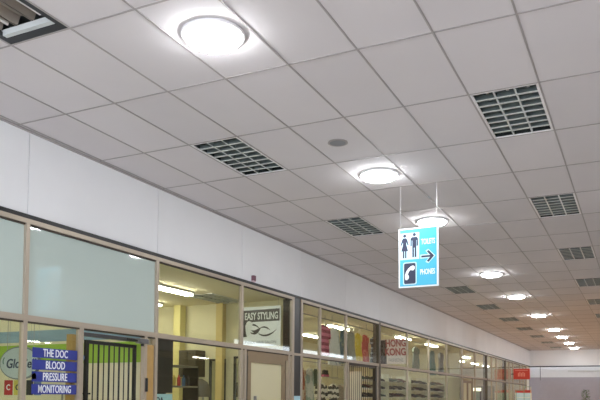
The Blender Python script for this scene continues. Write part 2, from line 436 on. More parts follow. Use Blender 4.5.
for k, j in enumerate(right_j[1:8]):
    o = copy_tree(proto); o.location = (X0+5.5*TX, Y0+j*TY+TY/2, ZC)
    o['label'] = ['large louvred ceiling light at upper right, nearest of the right row',
                  'louvred ceiling light directly behind the large one at upper right'][k] if k < 2 else \
                 'unlit louvred ceiling light, %s one back in the row at the right' % ordn[k]
    o['group'] = 'unlit louvred ceiling lights in the right row'
# open troffer, upper left corner
r = thing('open_troffer_light', 'open ceiling trough light with bare reflectors and dark frame, upper left corner', 'ceiling light', (X0+TX/2, Y0-TY/2, ZC))
hw, hl = TX/2-0.008, TY/2-0.008
h = MB()
for a in ((-hw, hw, -hl, hl, 0.12, 0.125), (-hw, -hw+0.006, -hl, hl, 0, 0.12), (hw-0.006, hw, -hl, hl, 0, 0.12),
          (-hw+.006, hw-.006, -hl, -hl+0.006, 0, 0.12), (-hw+.006, hw-.006, hl-0.006, hl, 0, 0.12)): h.box(*a)
h.build('housing', M_HOUS, r)
f = MB(); e = 0.045
for a in ((-hw, hw, -hl, -hl+e), (-hw, hw, hl-0.075, hl), (-hw, -hw+e, -hl+e, hl-0.075), (hw-e, hw, -hl+e, hl-0.075)): f.box(*a, -0.003, 0.03)
f.build('frame', mat('dark_frame', srgb(52, 54, 58), 0.5, 0.2), r)
for s in (-1, 0, 1):
    c = s*0.165
    MB().prism([(c-0.075, 0.03), (c-0.05, 0.10), (c+0.05, 0.10), (c+0.075, 0.03), (c+0.07, 0.03), (c+0.045, 0.094), (c-0.045, 0.094), (c-0.07, 0.03)], -hl+0.05, hl-0.14, 'xz').build('reflector', M_HOUSW, r)
    if s: MB().tube((c, -hl+0.06, 0.06), (c, hl-0.15, 0.06), 0.014, 10).build('tube', M_TUBEOFF, r)
MB().box(-hw+0.03, hw-0.03, hl-0.12, hl-0.08, 0.0, 0.045).build('end_plate', mat('end_plate', srgb(200, 205, 205), 0.4), r)

# round lamps
LY = [4.38, 8.05, 10.53, 15.55, 19.23, 23.86, 28.97, 32.42, 35.95, 39.4]
LXs = [-2.85, -2.83, -2.85, -2.91, -2.95, -2.98, -3.05, -3.08, -3.12, -3.16]
r = thing('round_ceiling_lamp', 'largest round lit lamp on the ceiling, nearest the camera, glaring white', 'ceiling light', (LXs[0], LY[0], ZC), 0, 'round lit lamps in a row along the ceiling')
MB().lathe([(0.208, 0), (0.238, -0.002), (0.241, -0.010), (0.234, -0.022), (0.214, -0.028), (0.208, -0.025), (0.208, 0)], 48).build('rim', M_RIM, r, smooth=True)
MB().lathe([(0.207, -0.010), (0.206, -0.036), (0.195, -0.052), (0.165, -0.063), (0.11, -0.069), (0.0, -0.071)], 48).build('diffuser', M_DIFF, r, smooth=True)
lamp0 = r
labs = ['', 'second round lit lamp, just right of the ceiling speaker', 'round lit lamp directly behind the top edge of the hanging sign']
for k in range(1, 10):
    o = copy_tree(lamp0); o.location = (LXs[k], LY[k], ZC)
    o['label'] = labs[k] if k < 3 else ('farthest round lit lamp, by the back wall' if k == 9 else '%s round lit lamp back along the ceiling, beyond the hanging sign' % ordn[k])
# speaker
r = thing('ceiling_speaker', 'small round grey ceiling speaker flush in a tile before the second lamp', 'speaker', (-2.87, 6.85, ZC))
MB().lathe([(0.085, -0.002), (0.105, -0.003), (0.108, -0.010), (0.09, -0.014), (0.085, -0.012), (0.085, -0.002)], 40).build('rim', M_TBAR, r, smooth=True)
MB().lathe([(0.0, -0.013), (0.086, -0.011), (0.086, -0.003), (0, -0.003)], 40).build('grille', mat('grille', srgb(140, 142, 146), 0.6), r, smooth=True)

# ------------------------------------------------------------------ hanging toilets / phones sign
SW, SH = 0.515, 0.755
sg = thing('hanging_sign', 'cyan toilets and phones sign with arrow hanging on wires from the ceiling', 'sign', (-2.50, 8.6, 3.37), -0.02)
M_SWH = mat('sign_white', srgb(222, 228, 232), 0.35, 0, 0, espec=0.3)
M_CY = mat('sign_cyan', srgb(72, 168, 198), 0.35, 0, 0, espec=0.3)
M_CYP = mat('sign_pale', srgb(186, 214, 224), 0.35, 0, 0, espec=0.3)
M_NAVY = mat('sign_navy', srgb(34, 42, 66), 0.4, 0, 0)
U = SW / 195.0
def ux(u): return (u - 145) * U
def uz(v): return (213 - v) * SH / 290.0
MB().box(-SW/2, SW/2, -0.010, 0.010, -SH/2, SH/2).build('panel', M_SWH, sg, bevel=0.001)
for s in (-1, 1):
    y0_, y1_ = (-0.0125, -0.010) if s < 0 else (0.010, 0.0125)
    MB().box(ux(54), ux(234), y0_, y1_, uz(351), uz(75)).build('cyan_field', M_CY, sg)
ya, yb2 = -0.014, -0.0125
MB().box(ux(56), ux(150), ya, yb2, uz(222), uz(92)).build('pictogram_field', M_CYP, sg)
ya2, yb3 = -0.0160, -0.0140
def circ(cu, cv, rr, n=20): return [(ux(cu)+rr*U*math.cos(2*PI*i/n), uz(cv)+rr*U*math.sin(2*PI*i/n)) for i in range(n)]
def poly(pts): return [(ux(a), uz(c)) for a, c in pts]
w = MB(); w.prism(circ(78, 105, 8), ya2, yb3)
w.prism(poly([(70,116),(86,116),(91,124),(98,150),(93,152),(87,136),(86,146),(95,180),(87,180),(87,214),(80,214),(80,180),(76,180),(76,214),(69,214),(69,180),(61,180),(70,146),(69,136),(63,152),(58,150),(65,124)]), ya2, yb3)
w.build('woman_pictogram', M_NAVY, sg)
w = MB(); w.prism(circ(126, 102, 8), ya2, yb3)
w.prism(poly([(114,114),(138,114),(144,122),(144,158),(138,158),(138,130),(136,130),(136,212),(128,212),(128,166),(124,166),(124,212),(116,212),(116,130),(113,130),(113,158),(107,158),(107,122)]), ya2, yb3)
w.build('man_pictogram', M_NAVY, sg)
w = MB(); w.prism(poly([(155,203),(194,203),(180,186),(194,178),(228,212),(194,247),(180,239),(194,222),(155,222)]), ya, yb2)
w.build('arrow_outline', M_CYP, sg)
w = MB(); w.prism(poly([(160,208),(203,208),(186,188),(196,184),(222,212),(196,241),(186,236),(203,217),(160,217)]), ya2, yb3)
w.build('arrow', M_NAVY, sg)
def rrect(a, c, d, e_, rr):
    pts = []
    for (cx_, cy_, t0) in ((d-rr, c+rr, -PI/2), (d-rr, e_-rr, 0), (a+rr, e_-rr, PI/2), (a+rr, c+rr, PI)):
        for k in range(6): tt = t0 + k*PI/10; pts.append((cx_+rr*math.cos(tt), cy_+rr*math.sin(tt)))
    return poly(pts)
MB().prism(rrect(70, 235, 137, 345, 9), ya, yb2).build('phone_border', M_CYP, sg)
MB().prism(rrect(75, 240, 132, 340, 7), ya2, yb3).build('phone_panel', M_NAVY, sg)
hp = []
for k in range(11):
    tt = k/10; hp.append((92 + 10*math.sin(tt*PI*0.5)*0 + 28*tt - 0, 322 - 60*tt))
outer = [(80,312),(80,296),(86,280),(96,266),(108,256),(120,252),(127,256),(128,268),(122,276),(114,276),(108,272),(99,282),(94,294),(98,300),(100,308),(96,318),(88,322),(82,320)]
MB().prism(poly(outer), ya2-0.002, ya2).build('handset', M_SWH, sg)
text('TOILETS', 0.095, M_SWH, sg, loc=(ux(193), -0.0145, uz(142)), sx=0.50, bold=0.0015)
text('PHONES', 0.095, M_SWH, sg, loc=(ux(190), -0.0145, uz(288)), sx=0.53, bold=0.0015)
for s in (-1, 1):
    MB().tube((s*0.235, 0, SH/2), (s*0.235, 0, ZC-3.37-0.006), 0.0012, 6).build('wire', mat('wire', srgb(225, 225, 228), 0.3, 0.5), sg)

# ------------------------------------------------------------------ siren on bulkhead
r = thing('alarm_siren', 'small dark red alarm box on the white bulkhead above the salon', 'alarm', (XW+0.0005, 9.86, 3.50))
MB().box(0, 0.05, -0.035, 0.035, -0.035, 0.05).build('body', mat('alarm_red', srgb(112, 70, 84), 0.5), r, bevel=0.006)
MB().box(0, 0.045, -0.04, 0.04, -0.055, -0.035).build('base', mat('alarm_base', srgb(215, 190, 196), 0.5), r, bevel=0.004)

# ------------------------------------------------------------------ fluorescent battens in the shops
def batten(x, y, label, rz=0.0, L=1.2, w=0.16):
    r = thing('fluorescent_light', label, 'fluorescent light', (x, y, IC), rz, 'lit fluorescent lights inside the shops')
    MB().box(-w/2, w/2, -L/2, L/2, -0.035, 0).build('batten', M_WHITE, r)
    MB().tube((-0.045, -L/2+0.03, -0.055), (-0.045, L/2-0.03, -0.055), 0.018, 10).build('tube', M_TUBE, r, smooth=True)
    MB().tube((0.045, -L/2+0.03, -0.055), (0.045, L/2-0.03, -0.055), 0.018, 10).build('tube', M_TUBE, r, smooth=True)
    return r
battens = [(-7.2, 3.2, 'fluorescent light in the pharmacy, nearer one', 0), (-7.6, 5.9, 'fluorescent light in the pharmacy, above the oval phone sign', 0),
           (-6.85, 9.35, 'fluorescent light seen through the upper salon window', 0), (-8.2, 10.3, 'fluorescent light at the back of the salon', 0),
           (-7.0, 13.3, 'fluorescent light over the striped garments in the clothes shop', 0), (-6.7, 16.1, 'fluorescent light above the yellow and red garments', 0),
           (-6.15, 19.6, 'fluorescent light right of the red and white shop sign', 0), (-6.15, 22.6, 'fluorescent light above the teal dress', 0),
           (-8.3, 18.0, 'fluorescent light deep inside the shoe shop', 0),
           (-7.0, 26.9, 'nearest fluorescent light in the white end shop', 0), (-7.5, 32.6, 'fluorescent light in the middle of the white end shop', 0),
           (XR+1.5, 2.6, 'fluorescent light in the shops across the corridor, nearest the camera', 0), (XR+1.5, 7.4, 'second fluorescent light in the shops across the corridor', 0),
           (XR+1.5, 12.2, 'third fluorescent light in the shops across the corridor', 0), (XR+1.5, 17.0, 'fourth fluorescent light in the shops across the corridor', 0),
           (XR+1.5, 21.8, 'fifth fluorescent light in the shops across the corridor', 0),
           (XR+1.5, 26.6, 'fluorescent light across the corridor opposite the white end shop', 0), (XR+1.5, 31.4, 'fluorescent light across the corridor opposite the lit drinks cooler', 0),
           (XR+1.5, 36.2, 'fluorescent light across the corridor opposite the red projecting sign', 0),
           (-6.6, 29.6, 'fluorescent light above the lit drinks cooler', 0),
           (-7.4, 35.2, 'fluorescent light toward the far end of the white end shop', 0), (-7.4, 37.9, 'farthest fluorescent light in the white end shop', 0)]
b0 = None
for x, y, lab, rz in battens:
    if b0 is None: b0 = batten(x, y, lab, rz)
    else:
        o = copy_tree(b0); o.location = (x, y, IC if x < 0 else 3.4); o['label'] = lab
# unlit louvre panel beside the salon light
o = copy_tree(proto); o.location = (-6.85, 10.75, IC-0.01); o['label'] = 'dark louvred panel on the salon ceiling seen through the upper window'; o['group'] = 'unlit panels in shops'
for ch in list(o.children):
    if ch.name.startswith('housing') or ch.name.startswith('tube'): bpy.data.objects.remove(ch)

# ------------------------------------------------------------------ pharmacy window
XP = XW + 0.002
M_BLUE = mat('decal_blue', srgb(46, 58, 140), 0.4, 0, 0.03)
M_LETW = mat('decal_white', srgb(232, 236, 242), 0.4, 0, 0)
for body, z0, sz, sx in (('THE DOC', 2.045, 0.115, 0.86), ('BLOOD', 1.92, 0.115, 0.86), ('PRESSURE', 1.797, 0.115, 0.86), ('MONITORING', 1.668, 0.115, 0.78)):
    r = thing('window_decal', 'dark blue strip reading %s on the pharmacy window' % body, 'window sticker', (XP, 5.65, z0), 0, 'blue lettered strips on the pharmacy window')
    MB().box(0, 0.002, -0.32, 0.32, -0.052, 0.052).build('strip', M_BLUE, r)
    text(body, sz, M_LETW, r, loc=(0.004, 0, -0.002), rot=(PI/2, 0, PI/2), sx=sx*0.82, bold=0.001)
r = thing('oval_shop_sign', 'pale oval phone network sign hanging inside the pharmacy window', 'sign', (-6.21, 5.72, 1.96))
M_OV = mat('oval_face', srgb(186, 200, 208), 0.4, 0, 0.03)
MB().prism([(0.30*math.cos(2*PI*i/40), 0.185*math.sin(2*PI*i/40)) for i in range(40)], 0.0, 0.03).build('rim', mat('oval_rim', srgb(120,130,140), 0.4), r)
MB().prism([(0.285*math.cos(2*PI*i/40), 0.17*math.sin(2*PI*i/40)) for i in range(40)], -0.004, 0.0).build('face', M_OV, r)
text('GloCell', 0.145, mat('navy_letter', srgb(40, 58, 92), 0.4), r, loc=(0.03, -0.006, -0.01), bold=0.002, shear=0.15)
sw = MB()
for k in range(8):
    a0 = PI*0.75 + k*0.16; a1 = a0+0.17; sw.tube((-0.17+0.07*math.cos(a0), -0.006, 0.02+0.06*math.sin(a0)), (-0.17+0.07*math.cos(a1), -0.006, 0.02+0.06*math.sin(a1)), 0.005, 6)
sw.build('swoosh', mat('swoosh_green', srgb(70, 120, 110), 0.4), r)
for s in (-1, 1): MB().tube((s*0.2, 0.015, 0.13), (s*0.2, 0.015, IC-1.96), 0.003, 6).build('wire', M_STEEL, r)
for k, (x, w_, col, lab, tx) in enumerate(((-6.52, 0.13, (178, 40, 52), 'small red square poster low in the pharmacy window', 'C'), (-6.375, 0.12, (206, 196, 96), 'small yellow-green square poster beside the red one', 'C'),
                                      (-6.19, 0.10, (38, 48, 56), 'small black square poster right of the yellow-green one', ''), (-6.07, 0.11, (96, 118, 170), 'small blue square poster beside the blue lettered strips', ''))):
    r = thing('square_poster', lab, 'poster', (x, 5.86, 1.69))
    MB().box(-w_/2, w_/2, 0, 0.004, -0.085, 0.085).build('sheet', mat('poster_%d' % k, srgb(*col), 0.5, 0, 0.1), r)
    if tx: text(tx, 0.09, M_LETW if k == 0 else M_NAVY, r, loc=(0, -0.002, 0), bold=0.002)
    MB().tube((0, 0.005, 0.085), (0, 0.005, IC-1.69), 0.0015, 5).build('thread', M_STEEL, r)
r = thing('house_sticker', 'tiny yellow house-shaped sticker under the oval sign', 'sticker', (XW+0.002, 5.34+0.02, 1.80))
MB().prism([(-0.03,-0.03),(0.03,-0.03),(0.03,0.015),(0,0.04),(-0.03,0.015)], 0, 0.002, 'yz').build('sheet', mat('sticker_yellow', srgb(226, 190, 70), 0.5), r)
# doorway: header track, security gate, closer
tag(MB().box(XW-0.03, XW+0.025, 6.042, 7.118, 2.27, 2.31).build('gate_track', mat('track_grey', srgb(74, 74, 76), 0.4, 0.4)), 'dark grey horizontal track across the pharmacy doorway', 'track')
r = thing('security_gate', 'black barred security gate standing in the pharmacy doorway', 'gate', (XW-0.04, 6.14, 0))
M_GATE = mat('gate_black', srgb(30, 30, 30), 0.4, 0.2)
GL = 0.88
MB().box(-0.02, 0.02, 0, 0.04, 0.05, 2.235).build('frame_post', M_GATE, r); MB().box(-0.02, 0.02, GL-0.03, GL, 0.05, 2.235).build('frame_post', M_GATE, r)
MB().box(-0.02, 0.02, 0.04, GL-0.03, 2.195, 2.235).build('top_rail', M_GATE, r); MB().box(-0.02, 0.02, 0.04, GL-0.03, 0.05, 0.09).build('bottom_rail', M_GATE, r)
MB().box(-0.02, 0.02, 0.04, GL-0.03, 1.0, 1.03).build('middle_rail', M_GATE, r)
for k in range(8):
    yy = 0.04 + (GL-0.07)*(k+1)/9
    MB().tube((0, yy, 0.09), (0, yy, 2.195), 0.007 if k % 2 == 0 else 0.011, 8).build('bar', M_GATE, r)
r = thing('door_closer', 'grey door closer at the top right of the pharmacy doorway', 'door closer', (XW+0.03, 7.03, 2.28))
MB().box(0, 0.06, -0.10, 0.09, -0.03, 0.03).build('body', mat('closer_grey', srgb(120, 120, 120), 0.35, 0.5), r, bevel=0.006)
MB().tube((0.03, -0.10, 0), (0.03, -0.28, 0.01), 0.012).build('arm', M_GATE, r)
MB().tube((0.03, 0.0, -0.03), (0.03, 0.0, -0.06), 0.02).build('spindle', M_GATE, r)
MB().box(0, 0.03, -0.015, 0.015, 0, 0.17).build('door_handle', M_DARK, bay_ph, loc=(0.022, 7.155-5.21, 1.66), bevel=0.006)
r = thing('round_decal', 'small round blue sticker left of the black security gate', 'sticker', (XW-0.035, 6.09, 2.03))
MB().prism([(0.035*math.cos(2*PI*i/24), 0.035*math.sin(2*PI*i/24)) for i in range(24)], 0, 0.002, 'yz').build('disc', mat('disc_blue', srgb(60, 110, 150), 0.4), r)
MB().box(0.002, 0.003, -0.006, 0.006, -0.018, 0.018).build('figure', M_LETW, r)
r = thing('display_rack', 'black and chrome wire display rack seen through the security gate', 'rack', (-6.55, 6.9, 0))
for s in (-1, 1): MB().tube((s*0.16, 0, 0), (s*0.16, 0, 1.72), 0.012).build('upright', M_STEEL, r)
for zz in (0.5, 0.8, 1.1, 1.4, 1.62): MB().box(-0.2, 0.2, -0.12, 0.12, zz, zz+0.022).build('shelf', M_DARK, r)
MB().box(-0.2, 0.2, -0.13, -0.11, 1.68, 1.70).build('top_bar', M_STEEL, r)

# ------------------------------------------------------------------ salon
r = thing('black_poster', 'tall black poster at the left end of the lower salon window', 'poster', (XW-0.012, 7.40, 1.65))
MB().box(-0.004, 0, 0, 0.37, 0, 0.69).build('sheet', M_DARK, r)
r = thing('pale_notice', 'pale blue notice under the black salon poster', 'notice', (XW-0.012, 7.40, 1.10))
MB().box(-0.004, 0, 0, 0.37, 0, 0.535).build('sheet', mat('notice_blue', srgb(176, 216, 230), 0.5), r)
text('OA', 0.11, M_NAVY, r, loc=(0.002, 0.09, 0.45), rot=(PI/2, 0, PI/2), bold=0.002)
r = thing('pale_notice', 'pale blue notice low on the black pillar beside the salon', 'notice', (XW+0.013, 11.35, 1.15))
MB().box(0, 0.004, 0, 0.28, 0, 0.48).build('sheet', MATS['notice_blue'], r)
# easy styling board (hung across the window)
r = thing('salon_sign', 'white square board reading EASY STYLING with a drawn head of flowing hair', 'sign', (-6.065, 10.95, 2.855))
MB().box(-0.405, 0.405, 0, 0.02, -0.35, 0.35).build('board', mat('board_white', srgb(232, 238, 246), 0.4), r)
k1, k2 = -0.003, 0
def sq(u, v): return (-0.405 + 0.81*(u-35)/265.0, 0.35 - 0.70*(v-112)/258.0)
MB().prism([sq(*p) for p in ((52,135),(296,130),(296,210),(120,212),(84,240),(82,308),(52,310))], k1, k2).build('black_field', M_DARK, r)
text('EASY STYLING', 0.175, M_SWH, r, loc=(0.03, -0.005, 0.175), sx=0.60, bold=0.003)
face = MB()
face.prism([sq(*p) for p in ((84,210),(98,204),(114,212),(120,230),(112,262),(104,290),(92,306),(84,306),(78,290),(74,262),(72,236))], -0.006, -0.003)
face.build('head_drawing', M_SWH, r)
hair = MB()
def ribbon(pts, wmax, w0=0.0):
    n = len(pts); L_, R_ = [], []
    for i, (a, c) in enumerate(pts):
        p0 = pts[max(i-1, 0)]; p1 = pts[min(i+1, n-1)]; dx, dy = p1[0]-p0[0], p1[1]-p0[1]; dl = math.hypot(dx, dy) or 1
        wd = w0 + wmax*math.sin(PI*(i+0.15)/(n-0.7)); L_.append((a-dy/dl*wd, c+dx/dl*wd)); R_.append((a+dy/dl*wd, c-dx/dl*wd))
    for i in range(n-1): hair.prism([sq(*p) for p in (L_[i], L_[i+1], R_[i+1], R_[i])], -0.005, -0.002)
def bez(p0, p1, p2, p3, n=12):
    return [tuple((1-t_)**3*p0[k]+3*(1-t_)**2*t_*p1[k]+3*(1-t_)*t_*t_*p2[k]+t_**3*p3[k] for k in (0, 1)) for t_ in [i/n for i in range(n+1)]]
ribbon(bez((108,262),(140,290),(160,262),(175,250)), 9); ribbon(bez((150,278),(185,320),(240,305),(278,264)), 6)
ribbon(bez((165,262),(190,235),(215,250),(238,270)), 5); ribbon(bez((84,240),(120,225),(150,230),(170,262)), 4); ribbon(bez((112,225),(140,225),(150,245),(160,250)), 4)
ribbon(bez((100,275),(130,300),(150,285),(170,262)), 7)
ribbon([(80,262),(88,265),(96,268)], 1.5, 1)
hair.build('hair_drawing', M_DARK, r)
text('UNISEX HAIR SALON', 0.072, mat('grey_letter', srgb(150, 160, 172), 0.5), r, loc=(0, -0.003, -0.285), sx=0.98, bold=0.001)
for s in (-1, 1): MB().tube((s*0.36, 0.01, 0.35), (s*0.36, 0.01, IC-2.855), 0.003, 6).build('wire', M_STEEL, r)
# salon door
d = struct(empty('door_1', (XW-0.01, 9.66, 0)))
MB().box(-0.02, 0.02, 0.0, 0.06, 0, 2.30).build('frame_edge', M_DARK, d)
fr = MB(); fr.box(-0.03, 0.022, 0.07, 0.17, 0, 2.25); fr.box(-0.03, 0.022, 1.26, 1.38, 0, 2.25); fr.box(-0.03, 0.022, 0.17, 1.26, 2.16, 2.25); fr.box(-0.03, 0.022, 0.17, 1.26, 0, 0.2)
fr.build('door_frame', M_TANA, d)
MB().box(-0.012, 0, 0.17, 1.26, 0.2, 2.16).build('door_panel', mat('frosted_cream', srgb(206, 200, 164), 0.35, 0, 0.05, 1.5), d)
MB().box(0, 0.04, 0.30, 0.33, 1.2, 1.62).build('door_handle', M_STEEL, d)
MB().box(-0.02, 0.02, 0.06, 1.48, 2.25, 2.34).build('transom', M_TANA, d)
# salon interior
struct(MB().box(-7.20, -7.06, 11.30, 11.43, 0, IC).build('trim_40', mat('warm_paint', srgb(206, 186, 128), 0.7)))
tag(MB().box(-8.14, -7.98, 11.25, 11.43, 0, IC).build('column', mat('yellow_paint', srgb(224, 214, 150), 0.7)), 'narrow pale yellow column inside the salon', 'column')
for k, (x0_, x1_, z0_, lab) in enumerate(((-7.40, -7.05, 2.32, 'dark framed mirror at the middle of the salon wall'), (-6.86, -6.55, 2.36, 'dark framed mirror nearest the salon door'))):
    r = thing('salon_mirror', lab, 'mirror', ((x0_+x1_)/2, 11.43, 0.9), 0, 'mirrors on the salon wall')
    hw_ = (x1_-x0_)/2; H = z0_-0.9
    f = MB(); f.box(-hw_, hw_, -0.04, 0, H-0.04, H); f.box(-hw_, hw_, -0.04, 0, 0, 0.04); f.box(-hw_, -hw_+0.04, -0.04, 0, 0.04, H-0.04); f.box(hw_-0.04, hw_, -0.04, 0, 0.04, H-0.04)
    f.build('frame', M_DARK, r)
    MB().box(-hw_+0.04, hw_-0.04, -0.02, 0, 0.04, H-0.04).build('mirror_glass', mat('mirror', srgb(200, 204, 196), 0.05, 1.0, 0), r)
r = thing('wall_cupboard', 'dark wall cupboard beside the narrow yellow column in the salon', 'cupboard', (-7.72, 11.44, 1.98))
MB().box(-0.2, 0.2, -0.3, -0.005, 0, 0.5).build('body', mat('dark_brown', srgb(72, 66, 52), 0.5), r)
for s in (-1, 1):
    dd = MB().box(min(s*0.005, s*0.19), max(s*0.005, s*0.19), -0.315, -0.30, 0.01, 0.49).build('door', MATS['dark_brown'], r)
    MB().box(s*0.03-0.006, s*0.03+0.006, -0.325, -0.315, 0.06, 0.16).build('handle', M_STEEL, dd)
for k, (x, y, lab) in enumerate(((-7.10, 10.75, 'hooded hair dryer on a stand, nearer the salon door'), (-7.75, 10.2, 'hooded hair dryer on a stand, deeper in the salon'))):
    r = thing('hair_dryer', lab, 'hair dryer', (x, y, 0), 0.4, 'hooded dryers in the salon')
    MB().lathe([(0, 0), (0.24, 0), (0.25, 0.02), (0.04, 0.06), (0, 0.06)], 20).build('base', M_DARK, r, smooth=True)
    MB().tube((0, 0, 0.06), (0, 0, 1.86), 0.018).build('pole', M_STEEL, r)
    MB().tube((0, 0, 1.80), (0, -0.2, 1.84), 0.014).build('arm', M_STEEL, r)
    MB().lathe([(0.17, -0.20), (0.18, -0.16), (0.17, -0.02), (0.13, 0.06), (0.05, 0.11), (0, 0.12), (0, 0.10), (0.12, 0.04), (0.155, -0.04), (0.16, -0.2), (0.17, -0.2)], 24, (0, -0.32, 1.80)).build('hood', mat('smoke_plastic', srgb(96, 92, 84), 0.25), r, smooth=True)
r = thing('shelf_unit', 'dark shelf unit of hair products inside the salon window', 'shelf', (-6.8, 9.0, 0), 0)
for s in (0, 0.9): MB().box(-0.15, 0.15, s, s+0.03, 0, 2.1).build('side_panel', M_DARK, r)
for zz in (0.3, 0.8, 1.3, 1.75, 2.08): MB().box(-0.15, 0.15, 0.03, 0.9, zz, zz+0.025).build('shelf', mat('shelf_grey', srgb(130, 124, 112), 0.5), r)
cols = [(200,60,60),(230,230,225),(70,110,150),(40,40,44),(206,180,90)]
bot = None
for zz, nm in ((1.325, 'middle'), (1.775, 'upper')):
    for k in range(9):
        m_ = mat('bottle_%d' % (k % 5), srgb(*cols[k % 5]), 0.35)
        o = MB().lathe([(0, 0), (0.028, 0), (0.03, 0.01), (0.03, 0.12), (0.022, 0.14), (0.012, 0.15), (0.012, 0.18), (0, 0.18)], 14).build('bottle', m_, smooth=True)
        o.location = (-6.8+0.03*((k*7) % 3-1), 9.09+k*0.088, zz)
        tag(o, 'small product bottle on the %s shelf in the salon' % nm, 'bottle', 'product bottles on the %s salon shelf' % nm)

# ------------------------------------------------------------------ garments
def rail(x, y0, y1, z, r_, lab):
    r = thing('hanging_rail', lab, 'rail', (x, y0, z))
    MB().tube((0, 0, 0), (0, y1-y0, 0), r_).build('tube', M_STEEL, r, smooth=True)
    n = max(2, int((y1-y0)/2)+1)
    for k in range(n):
        yy = 0.03 + (y1-y0-0.06)*k/(n-1); MB().tube((0, yy, 0), (0, yy, IC-z), 0.005, 6).build('drop_rod', M_STEEL, r)
def garment(h, wt, wb, m, sleeves=0.0, lab='', x=-5.93, y=0, zt=3.2, group=None, neck=0.05, rz=0.0, kind='garment', wave=0.02):
    r = thing(kind, lab, 'clothing', (x, y, zt), rz, group)
    b = MB(); nv, nu = 16, 18
    rows = []
    for iv in range(nv+1):
        v = iv/nv; z = -0.10 - v*h
        wdt = wt + (wb-wt)*v
        if v < 0.12: wdt = wt*(0.55 + 0.45*(v/0.12)**0.6)
        if 0.3 < v < 0.5: wdt *= 0.94
        row = []
        for iu in range(nu):
            a = 2*PI*iu/nu
            px = wdt/2*math.cos(a); d_ = 0.045 + 0.02*v
            py = d_*math.sin(a) + wave*v*math.sin(px*60 + v*2)
            row.append(b.bm.verts.new((py, px, z + (0.05*(abs(px)/(wt/2+1e-6) < 0.3)*-1 if iv == 0 else 0) - 0.0)))
        rows.append(row)
    for A, B in zip(rows[:-1], rows[1:]):
        for i in range(nu): b.bm.faces.new([A[i], A[(i+1) % nu], B[(i+1) % nu], B[i]])
    b.bm.faces.new(rows[0]); b.bm.faces.new(list(reversed(rows[-1])))
    b.build('cloth', m, r, smooth=True)
    if sleeves:
        for s in (-1, 1):
            sb = MB()
            sb.tube((0, s*wt*0.40, -0.16), (0, s*(wt*0.40+sleeves*0.35), -0.16-sleeves), 0.055, 10, 0.045)
            sb.build('sleeve', m, r, smooth=True)
    hb = MB(); hb.path([(0, -wt*0.36, -0.13), (0, 0, -0.07), (0, wt*0.36, -0.13)], 0.006)
    pts = [(0, 0, -0.07), (0.013, 0, 0.01), (0.013, 0, 0.04), (0.009, 0, 0.049), (0, 0, 0.053), (-0.009, 0, 0.049), (-0.013, 0, 0.04)]
    hb.path(pts, 0.004, 6); hb.build('hanger', mat('hanger_white', srgb(215, 212, 200), 0.4), r)
    return r
rail(-5.93, 11.75, 18.1, 3.24, 0.010, 'steel rail near the ceiling holding clothes in the shop windows')
rail(-5.93, 18.5, 24.2, 3.24, 0.010, 'steel rail holding dresses above the shoe shelves')
G = 'clothes hanging in the upper shop windows'
garment(0.62, 0.42, 0.40, stripe_mat('pink_stripe', srgb(150, 40, 80), srgb(214, 120, 150), 0.13), 0.2, 'pink and maroon striped top hanging in upper window', y=13.48, group=G)
garment(0.80, 0.40, 0.62, blotch_mat('white_print', srgb(226, 226, 224), srgb(90, 130, 140), 8, 0.64), 0.0, 'white dress with small teal print beside the striped top', y=14.02, group=G)
garment(0.74, 0.36, 0.42, blotch_mat('teal_print', srgb(46, 88, 104), srgb(126, 142, 126), 5, 0.55), 0.0, 'teal and grey top behind the window mullion', y=14.55, group=G)
garment(0.70, 0.36, 0.46, mat('grey_cloth', srgb(150, 150, 138), 0.9, 0, 0.12), 0.0, 'plain grey top left of the yellow one', y=14.98, group=G)
garment(0.76, 0.32, 0.50, blotch_mat('yellow_print', srgb(220, 192, 40), srgb(232, 214, 120), 6, 0.56), 0.12, 'bright yellow top hanging in upper window', y=15.42, group=G)
garment(0.76, 0.32, 0.46, blotch_mat('red_print', srgb(196, 62, 50), srgb(226, 130, 110), 9, 0.55), 0.12, 'red and orange top beside the yellow one', y=15.88, group=G)
garment(0.78, 0.34, 0.42, stripe_mat('black_stripe', srgb(28, 34, 46), srgb(150, 166, 178), 0.12, duty=0.7), 0.12, 'black top with pale blue-grey bars right of the red one', y=16.52, group=G)
garment(0.72, 0.50, 0.62, blotch_mat('greyteal', srgb(120, 128, 118), srgb(80, 112, 104), 4, 0.6), 0.12, 'grey-green top between the red lettered sign and the teal dress', y=20.1, group=G)
garment(0.76, 0.42, 0.66, blotch_mat('teal2', srgb(52, 110, 112), srgb(98, 140, 136), 6, 0.55), 0.0, 'dark teal dress hanging in upper window of the shoe shop', y=21.9, group=G)
garment(0.74, 0.40, 0.52, mat('charcoal_cloth', srgb(84, 84, 76), 0.9, 0, 0.1), 0.15, 'charcoal top right of the teal dress', y=22.95, group=G)
garment(0.72, 0.40, 0.46, mat('mustard_cloth', srgb(168, 158, 108), 0.9, 0, 0.1), 0.0, 'dull mustard top, last before the end shop', y=23.75, group=G)
